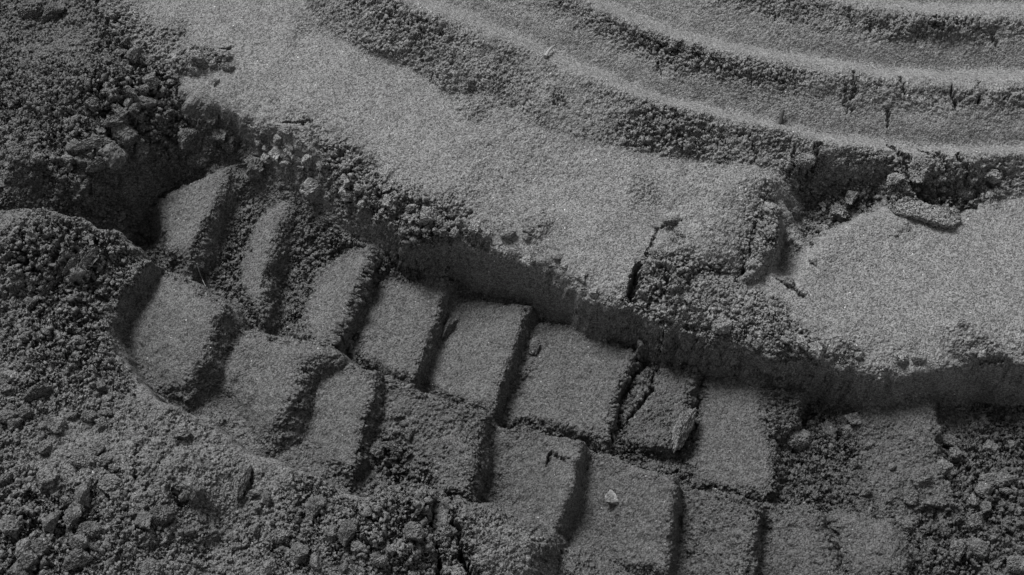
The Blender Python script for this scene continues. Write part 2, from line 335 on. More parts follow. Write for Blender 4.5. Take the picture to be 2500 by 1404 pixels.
# chunks broken off the lip of the bank
def chunk(P, lab, rough=.45, slope=2.5, rnd=.002): slab(P, slope, rnd, rough, lab, reach=.003)
chunk([(425,125,.002),(460,98,.004),(510,115,.006),(550,128,.006),(525,165,.004),(470,178,.003),(435,165,.001)], 70, .55, 1.6, .004)
chunk([(650,300,.002),(700,295,.008),(750,300,.008),(765,350,.006),(790,385,.004),(720,350,.004)], 71, .55)
chunk([(860,425,-.002),(900,410,.004),(930,440,.002),(920,480,-.004),(880,490,-.010)], 72, .5)
chunk([(935,460,.002),(1000,452,.006),(1035,470,.006),(1030,500,.002),(960,505,.0)], 73, .35)
chunk([(960,535,-.004),(1010,520,.004),(1090,560,.004),(1080,600,-.004),(1000,590,-.008)], 74, .6)
chunk([(1080,555,.002),(1140,540,.006),(1190,570,.006),(1170,610,-.006),(1110,600,-.006)], 75, .4)
chunk([(1270,520,.002),(1310,510,.005),(1340,550,.003),(1300,590,.0)], 76, .6, 1.2, .004)
chunk([(1990,820,.004),(2060,815,.006),(2090,860,.002),(2030,890,-.006),(1960,860,.0)], 77, .5)
chunk([(2300,790,.002),(2370,800,.008),(2440,830,.012),(2470,880,.006),(2420,905,-.008),(2330,880,-.004),(2290,840,.0)], 78, .7, 1.6, .004)

H = blur(H, 1)
# --- cracks
def crack(P, wpx, depth, z=0.0):
    global H
    A = pts(P, z); s = window(A, 0.03)
    X = WX[s] + 0.0007 * vol(FBM2, _P[s], 0.02, 4, (3, 99, 5)); Y = WY[s] + 0.0007 * vol(FBM2, _P[s], 0.02, 4, (70, 9, 55))
    d = seg_dist(X, Y, A); wd = wpx / PXM / 2
    e = np.hypot(X - A[:, 0].mean(), Y - A[:, 1].mean()) / (np.linalg.norm(A[0, :2] - A[-1, :2]) * .62 + .002)
    H[s] = H[s] - depth * np.clip(1.15 - d / (wd * np.clip(1.5 - e, .2, 1)), 0, 1)
for P, wp, dp, z in [
  ([(1550,630),(1542,665),(1532,710)], 15, .018, .003), ([(1690,548),(1650,530),(1615,540),(1580,590),(1552,635)], 5, .004, .012),
  ([(1866,478),(1858,550),(1834,612),(1802,668)], 8, .012, .02), ([(1555,860),(1512,1000),(1490,1090)], 12, .012, -.07), ([(1605,858),(1580,960),(1532,1010)], 12, .012, -.075),
  ([(1057,1232),(1064,1300),(1070,1372),(1076,1404)], 17, .03, -.008), ([(1106,1230),(1122,1290),(1128,1345),(1146,1400)], 13, .028, -.008),
  ([(1330,1135),(1345,1105),(1385,1138)], 8, .007, -.05), ([(240,590),(190,670),(110,720)], 10, .01, -.02), ([(205,605),(150,672),(100,700)], 9, .01, -.02), ([(130,640),(165,600)],14,.012,-.02),
  ([(2165,355),(2205,402),(2240,470)], 6, .01, .012), ([(2225,362),(2268,388)], 6, .008, .014), ([(2275,372),(2300,422)], 8, .01, .014), ([(2318,380),(2350,425),(2370,460)], 9, .012, .012),
  ([(2190,198),(2200,245)], 10, .012, .02), ([(2318,235),(2330,272)], 10, .012, .02), ([(2378,215),(2380,270)], 8, .01, .02), ([(1982,368),(1990,398),(1965,418)], 6, .009, .012), ([(1935,375),(1935,420)], 6, .008, .012),
  ([(2070,205),(2080,250),(2065,262)], 6, .008, .02), ([(1800,335),(1845,365),(1850,400)], 6, .008, .01), ([(1880,425),(1830,418),(1820,412)], 6, .006, .01), ([(2270,65),(2290,90)], 10, .01, .02), ([(2210,40),(2235,80)], 8, .008, .02), ([(1365,5),(1368,30)], 8, .01, .02),
  ([(972,450),(975,500),(968,565)], 6, .008, .0), ([(515,118),(556,112)], 8, .008, .006), ([(515,130),(535,155)], 8, .008, .004), ([(680,295),(750,288)], 7, .008, .002), ([(1090,525),(1130,528),(1160,518)], 8, .006, .0),
  ([(920,440),(935,470)], 7, .008, .0), ([(1180,595),(1170,615)], 10, .008, -.01), ([(600,1160),(615,1200)], 7, .01, -.035), ([(340,1130),(350,1200)], 6, .008, -.025), ([(225,375),(280,362)], 16, .014, -.03), ([(130,400),(180,420)], 8, .01, -.03),
  ([(420,1215),(460,1260)], 12, .012, -.03), ([(1160,600),(1165,560)],5,.004,0), ([(2390,880),(2470,885)],8,.008,0), ([(1895,680),(1930,700),(1960,720)],8,.008,0), ([(830,880),(890,905)],4,.003,-.052)]:
    crack(P, wp, dp, z)
# short cracks that open down the front of each crest
for g0, g1, n, z in ((1, 2, 9, .02), (2, 3, 8, .02), (0, 1, 12, .012)):
    lo, hi = ((E0, G1, G2, G3)[g0], (E0, G1, G2, G3)[g1])
    for k in range(n):
        u = rng.uniform(1350 + 250 * g0, 2500)
        a = np.interp(u, [p[0] for p in lo], [p[1] for p in lo]); b = np.interp(u, [p[0] for p in hi], [p[1] for p in hi])
        v = b + (a - b) * rng.uniform(.36, .6); l = rng.uniform(12, 38); du = rng.uniform(0.1, .9) * l
        crack([(u, v), (u + du * .3, v + l * .4), (u + du, v + l)], rng.uniform(4, 9), rng.uniform(.003, .007), z)
R = np.where(R > .25, np.maximum(R * np.clip(1.0 + .3 * vol(FBM, _P, .045, 4, (33, 71, 12)), .5, 1.3), .2), R)      # pressed patches among the crumbs
R = np.clip(blur(R, 2), 0, 1); DAMP_SHADE = np.clip(blur(DAMP_SHADE, 5), 0, 1.3)

# ------------------------------------------------------------------ fine sheet: dense where the photo looks, stretching outwards to the horizon
STEP = 0.0005
def axis(a, b, ext):
    core = np.arange(a, b, STEP); lo = []; hi = []; s = STEP; x = core[0]
    while x > -ext: s *= 1.11; x -= s; lo.append(x)
    s = STEP; x = core[-1]
    while x < ext: s *= 1.11; x += s; hi.append(x)
    return np.r_[lo[::-1], core, hi]
c = [at(u, v, z) for u in (0, 2500) for v in (0, 1404) for z in (.03, -.09)]
c = np.array(c)
MARG = .08
AX = axis(c[:, 0].min() - MARG, c[:, 0].max() + MARG, 60); AY = axis(c[:, 1].min() - MARG, c[:, 1].max() + MARG, 60)
nx, ny = len(AX), len(AY)
PX, PY = np.meshgrid(AX, AY)
# crowd the rows together where the relief is steep, so banks and steps carry as much detail as the flats
Y0, Y1 = c[:, 1].min() - MARG, c[:, 1].max() + MARG
rows = np.where((AY >= Y0) & (AY <= Y1))[0]
ii = np.clip(((AX - MX[0]) / MS).astype(int), 0, len(MX) - 1)
Wt = np.sqrt(1 + np.minimum(1.5 * np.abs(np.gradient(blur(H, 3), MS, axis=0)), 2.6) ** 2)
for _ in range(3):                                           # vary slowly from column to column
    _p = np.cumsum(np.pad(Wt, ((0, 0), (15, 14)), mode='edge'), axis=1); Wt = (_p[:, 29:] - np.pad(_p, ((0, 0), (1, 0)))[:, :_p.shape[1] - 29]) / 29
Wt = Wt[:, ii]
ms = (MY >= Y0) & (MY <= Y1); ym = MY[ms]
cum = np.cumsum(Wt[ms], axis=0); cum = (cum - cum[0]) / (cum[-1] - cum[0])
fr = np.linspace(0, 1, len(rows))
for k in range(nx):
    if abs(AX[k]) < .7: PY[rows, k] = np.interp(fr, cum[:, k], ym)
_fx = np.clip((PX - MX[0]) / MS, 0, len(MX) - 1.001); _fy = np.clip((PY - MY[0]) / MS, 0, len(MY) - 1.001)
_i = _fx.astype(int); _j = _fy.astype(int); _fx -= _i; _fy -= _j
def sample(G, order=1):
    if order == 0: return G[np.round(_j + _fy).astype(int), np.round(_i + _fx).astype(int)]
    return (G[_j, _i] * (1 - _fx) + G[_j, _i + 1] * _fx) * (1 - _fy) + (G[_j + 1, _i] * (1 - _fx) + G[_j + 1, _i + 1] * _fx) * _fy
Pt = np.stack([PX, PY, sample(H)], -1).astype(np.float32)
Rr = sample(R).astype(np.float32); Dm = sample(DAMP_SHADE).astype(np.float32); Lb = sample(LAB, 0)
spc = np.maximum(np.gradient(AX)[None, :], np.gradient(AY)[:, None]).astype(np.float32)
def res(cell): return np.clip((cell / spc - 2.2) / 2, 0, 1)  # no growth finer than the sheet can carry
edge = 1.0
def normals(P):
    a = np.empty_like(P); b = np.empty_like(P)
    a[:, 1:-1] = P[:, 2:] - P[:, :-2]; a[:, 0] = P[:, 1] - P[:, 0]; a[:, -1] = P[:, -1] - P[:, -2]
    b[1:-1] = P[2:] - P[:-2]; b[0] = P[1] - P[0]; b[-1] = P[-1] - P[-2]
    n = np.cross(a, b); n /= np.linalg.norm(n, axis=-1, keepdims=True) + 1e-20
    return n
def wor(P, cell, off): 
    q = P + np.float32(cell * .5) * np.stack([vol(FBM2, P, cell * 2, 4, (off, 3, 7)), vol(FBM2, P, cell * 2, 4, (off, 43, 17)), vol(FBM2, P, cell * 2, 4, (off, 83, 57))], -1)
    return vol(WOR, q, cell, NC, (off * 1.7, off * .3, off))
clus = np.clip(0.75 + 0.45 * vol(FBM, Pt, 0.06, 4, (11, 12, 13)), 0.15, 1.6)
N = normals(Pt)
FM = np.clip(N[..., 2] * 1.6 + .1, .5, 1)
Rr = Rr * FM
d = Rr * res(.03) * (0.0036 * vol(FBM, Pt, 0.045, 4, (5, 6, 7))) + res(.026) * np.clip(Rr - .3, 0, 1) * np.clip(vol(FBM, Pt, .05, 4, (77, 2, 9)) + .2, 0, 1.5) * .017 * wor(Pt, .026, 5)
d += res(.0135) * np.clip(Rr - .2, 0, 1) * clus * 0.0095 * wor(Pt, 0.0135, 21)
d += res(.02) * Rr * .0016 * vol(FBM2, Pt, .03, 4, (8, 8, 1))
Pt += N * d[..., None]
N = normals(Pt); Pt += N * (res(.0068) * Rr * clus * 0.0058 * wor(Pt, 0.0068, 57))[..., None]
N = normals(Pt); Pt += N * (res(.006) * Rr * .0007 * vol(FBM2, Pt, .012, 4, (18, 3, 1)))[..., None]; FN = np.clip(N[..., 2] * 1.8 + .1, .4, 1); Pt += N * (res(.0036) * FN * (0.015 + Rr) * 0.0036 * wor(Pt, 0.0036, 91))[..., None]
N = normals(Pt); Pt += N * (res(.0019) * (FN * (0.035 + .95 * Rr) * 0.0021 * wor(Pt, 0.0019, 35) + 0.00013 * vol(FBM2, Pt, 0.004, 6, (1, 2, 3))))[..., None]

# ------------------------------------------------------------------ materials
def sand_material(name, dry=.068, wet_shade=.043, vary=False):
    m = bpy.data.materials.new(name); m.use_nodes = True; t = m.node_tree; n = t.nodes; L = t.links
    b = n['Principled BSDF']; b.inputs['Roughness'].default_value = .95; b.inputs['Specular IOR Level'].default_value = .12
    g = n.new('ShaderNodeNewGeometry')
    v = n.new('ShaderNodeTexVoronoi'); v.inputs['Scale'].default_value = 1120; L.new(g.outputs['Position'], v.inputs['Vector'])
    wn = n.new('ShaderNodeSeparateColor'); L.new(v.outputs['Color'], wn.inputs[0])
    mr = n.new('ShaderNodeMapRange'); mr.inputs['From Min'].default_value = 0; mr.inputs['To Min'].default_value = .36; mr.inputs['To Max'].default_value = 1.64
    L.new(wn.outputs[0], mr.inputs['Value'])
    no = n.new('ShaderNodeTexNoise'); no.inputs['Scale'].default_value = 60; no.inputs['Detail'].default_value = 4; L.new(g.outputs['Position'], no.inputs['Vector'])
    m2 = n.new('ShaderNodeMapRange'); m2.inputs['From Min'].default_value = .3; m2.inputs['From Max'].default_value = .7; m2.inputs['To Min'].default_value = .88; m2.inputs['To Max'].default_value = 1.12
    L.new(no.outputs[0], m2.inputs['Value'])
    v2 = n.new('ShaderNodeTexVoronoi'); v2.inputs['Scale'].default_value = 520; L.new(g.outputs['Position'], v2.inputs['Vector'])
    s2 = n.new('ShaderNodeSeparateColor'); L.new(v2.outputs['Color'], s2.inputs[0])
    r2 = n.new('ShaderNodeMapRange'); r2.inputs['From Min'].default_value = 0; r2.inputs['From Max'].default_value = .25; r2.inputs['To Min'].default_value = .62; r2.inputs['To Max'].default_value = 1.08
    L.new(s2.outputs[1], r2.inputs['Value'])
    gl_ = n.new('ShaderNodeMath'); gl_.operation = 'GREATER_THAN'; gl_.inputs[1].default_value = .9975; L.new(wn.outputs[1], gl_.inputs[0])  # a few grains get a glint painted into their colour
    ga = n.new('ShaderNodeMath'); ga.operation = 'MULTIPLY_ADD'; ga.inputs[1].default_value = 1.6; L.new(gl_.outputs[0], ga.inputs[0]); L.new(r2.outputs[0], ga.inputs[2])
    gm = n.new('ShaderNodeMath'); gm.operation = 'MULTIPLY'; L.new(ga.outputs[0], gm.inputs[0]); L.new(mr.outputs[0], gm.inputs[1])
    at_ = n.new('ShaderNodeAttribute'); at_.attribute_name = 'damp_shade'
    mx = n.new('ShaderNodeMix'); mx.data_type = 'FLOAT'; mx.inputs[2].default_value = dry; mx.inputs[3].default_value = wet_shade  # darker end mixes damp sand with shade put into the colour
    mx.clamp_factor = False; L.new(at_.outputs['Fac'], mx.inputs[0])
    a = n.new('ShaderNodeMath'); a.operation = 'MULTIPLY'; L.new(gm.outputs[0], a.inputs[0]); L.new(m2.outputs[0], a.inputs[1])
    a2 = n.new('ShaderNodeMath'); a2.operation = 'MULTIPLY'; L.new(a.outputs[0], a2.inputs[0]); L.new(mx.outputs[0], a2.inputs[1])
    col = a2.outputs[0]
    if vary:                                                 # each loose clod dried a little differently
        oi = n.new('ShaderNodeObjectInfo'); m3 = n.new('ShaderNodeMapRange'); m3.inputs['To Min'].default_value = .82; m3.inputs['To Max'].default_value = 1.2
        L.new(oi.outputs['Random'], m3.inputs['Value']); a3 = n.new('ShaderNodeMath'); a3.operation = 'MULTIPLY'
        L.new(col, a3.inputs[0]); L.new(m3.outputs[0], a3.inputs[1]); col = a3.outputs[0]
    L.new(col, b.inputs['Base Color'])
    bp = n.new('ShaderNodeBump'); bp.inputs['Strength'].default_value = .9; bp.inputs['Distance'].default_value = .0005; bp.invert = True
    L.new(v.outputs['Distance'], bp.inputs['Height']); L.new(bp.outputs[0], b.inputs['Normal'])
    return m
SAND = sand_material('sand')
DAMP_SHADE_SAND = sand_material('damp_shade_sand', .043, .043, True); DRY_SAND = sand_material('dry_sand', .074, .074, True)  # darker clods share the track's damp tone with its painted shade

def tag(o, label=None, cat=None, group=None, kind=None):
    if o is None: return
    if label: o['label'] = label
    if cat: o['category'] = cat
    if group: o['group'] = group
    if kind: o['kind'] = kind
    return o
def link_mesh(name, V, F, mat, damp_shade=None):
    me = bpy.data.meshes.new(name)
    me.vertices.add(len(V)); me.vertices.foreach_set('co', np.ascontiguousarray(V, np.float32).ravel())
    F = np.ascontiguousarray(F, np.int32)
    me.loops.add(F.size); me.loops.foreach_set('vertex_index', F.ravel())
    me.polygons.add(len(F)); me.polygons.foreach_set('loop_start', np.arange(0, F.size, 4, dtype=np.int32))
    if damp_shade is not None:
        a = me.attributes.new('damp_shade', 'FLOAT', 'POINT'); a.data.foreach_set('value', np.ascontiguousarray(damp_shade, np.float32))
    me.update(calc_edges=True); me.materials.append(mat)
    o = bpy.data.objects.new(name, me); COL.objects.link(o)
    return o
VID = np.arange(nx * ny, dtype=np.int32).reshape(ny, nx)
QUAD = np.stack([VID[:-1, :-1], VID[:-1, 1:], VID[1:, 1:], VID[1:, :-1]], -1)
FLAB = Lb[:-1, :-1]
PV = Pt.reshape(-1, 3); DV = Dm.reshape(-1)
def patch(name, lab, skirt=0.012):
    m = np.isin(FLAB, lab)
    F = QUAD[m]
    if not len(F): print('EMPTY', name, lab); return None
    used, inv = np.unique(F.ravel(), return_inverse=True)
    F = inv.reshape(-1, 4).astype(np.int32); V = PV[used]; D = DV[used]
    if skirt:                                                # the solid goes down into the ground
        e = np.concatenate([F[:, [0, 1]], F[:, [1, 2]], F[:, [2, 3]], F[:, [3, 0]]])
        key = np.sort(e, 1).astype(np.int64); key = key[:, 0] * len(V) + key[:, 1]
        _, idx, cnt = np.unique(key, return_index=True, return_counts=True)
        be = e[idx[cnt == 1]]
        bv, bi = np.unique(be.ravel(), return_inverse=True); bi = bi.reshape(-1, 2)
        n0 = len(V); low = V[bv].copy(); low[:, 2] -= skirt
        V = np.vstack([V, low]); D = np.r_[D, D[bv]]
        F = np.vstack([F, np.stack([be[:, 1], be[:, 0], n0 + bi[:, 0], n0 + bi[:, 1]], -1)])
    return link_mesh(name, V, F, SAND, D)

tag(patch('ground', [1], 0), 'flat grey crust of packed sand beside the tyre track', kind='structure')
tag(patch('sand_bank', [2], 0), 'steep sand wall between the flat and the tyre track', kind='structure')
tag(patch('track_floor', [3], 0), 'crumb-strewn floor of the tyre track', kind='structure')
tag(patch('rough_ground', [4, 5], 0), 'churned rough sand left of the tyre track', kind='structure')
RG = 'ridges of the older tyre track'
for lab, s in ((10, 'widest crumbly sand ridge, bordering the flat and ending in dark rubble'), (11, 'sand ridge just above the widest one, with a twig at its foot'),
               (12, 'cracked sand ridge third up from the flat sand'), (13, 'topmost sand ridge, only its smooth face showing at the picture edge')):
    tag(patch('sand_ridge', [lab]), s, 'ridge', RG)
UG = 'upper row of tread prints in the track'; LG = 'lower row of tread prints in the track'
for lab, s in ((30, 'smooth tilted tread print at the left end of the upper row, below the heap'), (31, 'narrow curved tread print in the upper row with dark rubble on both sides'),
   (32, 'small steep tread print left of the evenly square pair under the bank'), (33, 'rough-cornered tread print in the upper row with crumbs along its left side'),
   (34, 'smooth tread print in the upper row with an oblong clod in its left slot'), (35, 'broadest smooth tread print in the upper row, left of the two cracks'),
   (36, 'cracked narrow tread print in the upper row, split by two dark clefts'), (37, 'dark smooth tread print between the leaning slab and the crumbled stub'),
   (38, 'short crumbled stub of a tread print tucked under the bank'), (39, 'big fully crumbled tread print at the right end of the upper row')):
    tag(patch('tread_block', [lab]), s, 'tread print', UG)
for lab, s in ((50, 'rounded bulging tread print at the left end of the lower row'), (51, 'second rounded tread print of the lower row, with a dark curved right flank'),
   (52, 'narrow smooth tread print of the lower row, left of the clod-filled one'), (53, 'tread print of the lower row with a heap of clods on its left half'),
   (54, 'smooth sharp-edged tread print with a small curved crack near its upper right corner'), (55, 'large smooth tread print carrying the pale pebble'),
   (56, 'crumbly tread print just right of the one with the pebble'), (57, 'smooth tread print with a ragged right edge at the bottom of the picture'), (58, 'rounded lump-like tread print at the right end of the lower row')):
    tag(patch('tread_block', [lab]), s, 'tread print', LG)
MG = 'mounds along the near side of the track'
for lab, s in ((60, 'large rounded mound with diagonal cracks at the left edge'), (61, 'low mound just below the big cracked one at the left'), (62, 'smooth-topped mound below the second rounded tread print'),
   (63, 'thin curved mound edge below the narrow smooth tread print'), (64, 'smooth-capped mound right of the two long cracks at the bottom'), (65, 'knobbly mound left of the two long cracks at the bottom'),
   (66, 'upright slice of sand standing between the two long cracks'), (67, 'low smooth wedge of sand at the bottom edge under the pebble print')):
    tag(patch('sand_mound', [lab]), s, 'mound', MG)
for lab, s in ((20, 'lifted tongue of smooth crust at the end of the crumbly ridge'), (21, 'narrow raised rim along the right side of the lifted crust tongue'), (22, 'broken crust piece beside the black crack left of the lifted tongue'), (23, 'spill of crumbled sand below the lifted crust tongue')):
    tag(patch('crust_piece', [lab]), s, 'crust')
for lab, s in ((70, 'chunk of crust with dark notches at the upper left of the bank lip'), (71, 'ragged chunk of crust on the bank lip above the second upper print'), (72, 'sharp-edged chunk with a pale straight top edge on the bank lip'),
   (73, 'small flat chunk split by a thin vertical crack'), (74, 'crumbling chunk hanging over the bank below the cracked flat one'), (75, 'smooth chunk with a dark triangular notch on the bank lip'),
   (76, 'low round rough patch on the flat above the bank'), (77, 'pair of leaning flakes on the bank lip right of the crumb spill'), (78, 'biggest crumbly chunk on the bank lip near the right edge')):
    tag(patch('sand_chunk', [lab]), s, 'sand chunk', 'chunks along the bank lip')

# ------------------------------------------------------------------ loose clods, pebble, twigs
ZG = np.full(H.shape, -9.0)
_m = (Pt[..., 0] > MX[0]) & (Pt[..., 0] < MX[-1]) & (Pt[..., 1] > MY[0]) & (Pt[..., 1] < MY[-1])
np.maximum.at(ZG, (np.round((Pt[..., 1][_m] - MY[0]) / MS).astype(int), np.round((Pt[..., 0][_m] - MX[0]) / MS).astype(int)), Pt[..., 2][_m])
ZG = np.where(ZG < -1, H, ZG)
def hit(u, v):
    r = ray(u, v); r = r / np.linalg.norm(r)
    t = (0.06 - CAM[2]) / r[2]; p = CAM + r * t
    for _ in range(800):
        i = int(np.clip(round((p[1] - MY[0]) / MS), 0, len(MY) - 1)); j = int(np.clip(round((p[0] - MX[0]) / MS), 0, len(MX) - 1))
        if p[2] <= ZG[i, j]: break
        p = p + r * 0.0005
    return p
def clod_mesh(k, stretch, rough=1.0, sub=5):
    bm = bmesh.new(); bmesh.ops.create_icosphere(bm, subdivisions=sub, radius=1)
    V = np.array([v.co[:] for v in bm.verts], np.float32); n0 = V / np.linalg.norm(V, axis=1, keepdims=True)
    # facet the ball with a few random planes, then grow lumps on it
    r = np.random.default_rng(100 + k)
    for _ in range(12):
        d = r.standard_normal(3); d /= np.linalg.norm(d); o = r.uniform(.5, .86)
        s = n0 @ d; f = np.where(s > 0, o / np.maximum(s, 1e-3), 9); ln = np.linalg.norm(V, axis=1)
        V = V * np.minimum(1, f / ln)[:, None].astype(np.float32)
    V *= (1 + .15 * rough * vol(FBM, V + 7 * k, 2.2, 4) + .035 * rough * vol(FBM2, V + 7 * k, .9, 4))[:, None]
    V += n0 * (rough * .14 * wor(V + 3 * k, .52, 11 + k))[:, None]
    V += n0 * (rough * .13 * wor(V + 3 * k, .24, 31 + k))[:, None]
    V += n0 * (rough * .08 * wor(V + 3 * k, .11, 51 + k) + .012 * vol(FBM2, V, .12, 4))[:, None]
    V *= np.asarray(stretch, np.float32)
    for v, c_ in zip(bm.verts, V): v.co = c_
    me = bpy.data.meshes.new('clod'); bm.to_mesh(me); bm.free(); me.materials.append(DAMP_SHADE_SAND)
    return me
CL = [clod_mesh(k, s) for k, s in enumerate([(1, .8, .7), (1, .95, .8), (1, .6, .55), (.9, 1, .75), (1, .7, .8), (1, .85, .6)])]
SMALL = [clod_mesh(10 + k, s, 1.2, 3) for k, s in enumerate([(1, .8, .7), (1, .95, .8), (1, .6, .6), (.9, 1, .8)])]
DRYM = {}
def dry_copy(me):
    if me.name in DRYM: return DRYM[me.name]
    m = me.copy(); m.materials.clear(); m.materials.append(DRY_SAND); return m
def Dg(p): return DAMP_SHADE[int(np.clip(round((p[1] - MY[0]) / MS), 0, len(MY) - 1)), int(np.clip(round((p[0] - MX[0]) / MS), 0, len(MX) - 1))]
MID = [clod_mesh(20 + k, s, 1.25, 4) for k, s in enumerate([(1, .8, .7), (1, .95, .8), (1, .6, .6), (.9, 1, .8)])]
def clod(u, v, wpx, k, label, rot=0.0, group='loose sand clods', sink=.36, asp=None, mesh=None):
    p = hit(u, v); sc = np.linalg.norm(p - CAM) / FPX * wpx / 2 * 1.08
    o = bpy.data.objects.new('sand_clod', mesh or CL[k % len(CL)]); COL.objects.link(o)
    s = asp or (1, 1, 1)
    o.scale = (sc * s[0], sc * s[1], sc * s[2]); o.rotation_euler = (random.uniform(-.2, .2), random.uniform(-.2, .2), math.radians(rot))
    o.location = (p[0], p[1], p[2] + sc * s[2] * .7 * (1 - 2 * sink) * .8)
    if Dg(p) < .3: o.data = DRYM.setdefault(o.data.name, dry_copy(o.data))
    tag(o, label, 'clod', group)
    return o
for u, v, wp, k, rot, asp, lab in [
  (75,28,78,1,20,None,'big smooth clod at the top left corner'), (128,32,58,3,-30,None,'clod just right of the big one in the top left corner'),
  (250,400,80,2,30,(1,.6,.8),'long clod lying in the dark hollow of the left heap'), (225,255,60,0,0,None,'low clod embedded on the heap left of the bank'),
  (315,228,52,3,60,(.7,1.2,1),'upright clod low on the heap beside the bank'), (345,222,40,1,10,None,'roundish clod near the foot of the bank wall'),
  (280,300,75,0,30,(1.2,.6,.8),'flat slanting clod on the lower slope of the heap'), (230,350,90,2,10,(1.2,.6,.6),'wide layered clod above the dark hollow of the heap'),
  (480,395,56,1,0,None,'clod resting above the first upper tread print'), (455,335,60,3,0,None,'clod in the corner between heap and bank'),
  (1305,852,46,1,80,(1.2,.8,1),'round clod in the slot left of the broadest upper print'), (1095,800,62,2,60,(1.1,.7,1),'oblong clod in the slot between two upper prints'),
  (1665,1045,115,2,68,(1.1,.62,.8),'long slab of sand leaning in the upper row'), (1945,1075,72,1,20,None,'big round clod at the left of the crumbled right print'),
  (1000,1055,36,3,10,None,'small cube-like clod standing on the clod-filled lower print'), (970,1010,52,0,40,None,'larger clod behind the cube-like one'), (985,1035,26,1,0,None,'little clod touching the cube-like one'),
  (960,1090,60,2,-20,(1.1,.6,.7),'flat clod below the cube-like one'), (920,1100,60,0,-10,None,'lump left of the flat clod in the clod-filled print'),
  (925,1365,58,1,0,None,'flat-topped clod at the bottom left of the two long cracks'), (1010,1300,74,0,20,None,'pale lumpy clod just left of the long cracks'), (850,1300,64,3,0,None,'clod on the bottom slope left of the pale lumpy one'),
  (590,1175,84,2,80,(1.2,.65,.8),'tall pointed clod at the centre of the near slope'), (390,1258,66,1,10,None,'round clod left of the black hollow near the bottom'),
  (270,1185,92,0,-15,(1.1,.75,.8),'broad oval clod in the middle of the near slope'), (175,1268,56,3,0,None,'pale clod at the lower left'), (215,1295,62,1,0,None,'clod below the pale one at the lower left'),
  (190,1365,72,2,30,None,'clod near the bottom edge at the left'), (440,1062,74,0,25,(1.1,.75,.8),'angular clod on the smooth-topped mound'), (92,955,68,2,40,(1.1,.8,1),'slanting clod at the left edge beside the low mound'),
  (215,1018,44,1,0,None,'little clod below the low left mound'), (35,1035,46,3,0,None,'clod at the left edge below the slanting one'), (25,1005,50,0,0,None,'clod at the left edge half buried in crumbs'),
  (200,1125,60,1,0,(1.2,.9,.8),'flat pale clod above the broad oval one'), (370,1400,90,0,0,None,'big clod cut by the bottom edge of the picture'), (680,1310,56,1,0,None,'clod in the shaded dip near the bottom'), (770,1240,60,3,0,None,'clod right of the tall pointed one'),
  (2005,560,34,1,0,None,'round clod at the tip of the dark rubble hollow'), (2045,520,70,0,0,None,'large clod inside the dark rubble hollow'), (2080,480,42,3,0,None,'paler clod at the upper right of the rubble hollow'), (1960,395,58,1,0,None,'smooth block of sand cracked free of the lowest ridge'),
  (2250,410,80,3,0,None,'big smooth block between the cracks of the lowest ridge'), (2185,440,54,0,60,None,'slanted block at the foot of the lowest ridge'), (2350,470,64,1,0,None,'dark clod hanging over the black hole'), (2420,430,60,0,0,None,'clod at the right end of the rubble under the lowest ridge'),
  (2350,790,36,1,0,None,'round clod poking up from the flat near the right edge'), (1650,545,56,2,0,(1.2,.5,.8),'flat flake of crust in the crescent crack'), (1985,640,30,3,30,None,'tiny clod on the edge of the right-hand flat'), (1925,690,46,0,0,None,'clod at the foot of the smooth hollow'),
  (2420,1175,70,1,0,(1.2,.8,.8),'broad clod in the rubble at the right edge'), (2465,1170,30,3,0,None,'small clod next to the broad one at the right edge'), (2320,1080,54,0,0,None,'clod right of the crumbled upper print'), (2480,1380,60,1,0,None,'clod in the bottom right corner'), (2340,1340,56,3,0,None,'clod right of the rounded lump at the bottom'),
  (480,140,52,0,20,None,'chunky clod on the notched lip chunk'), (555,165,34,1,0,None,'clod just right of the notched lip chunk'), (525,200,26,3,0,None,'tiny pale clod on the upper bank lip'), (700,320,46,0,0,None,'crumbly clod on the lip above the second upper print'), (1290,560,50,0,0,None,'rough low lump on the flat above the bank'),
  (40,690,40,1,0,None,'clod on the near flank of the big cracked mound'), (75,740,40,3,0,None,'clod under the big cracked mound'), (225,625,70,2,55,(1.2,.55,.9),'ridge-like clod between the diagonal cracks of the big mound'), (180,645,60,2,50,(1.2,.5,.9),'left one of two ridge-like clods on the big mound')]:
    clod(u, v, wp, k, lab, rot, asp=asp)

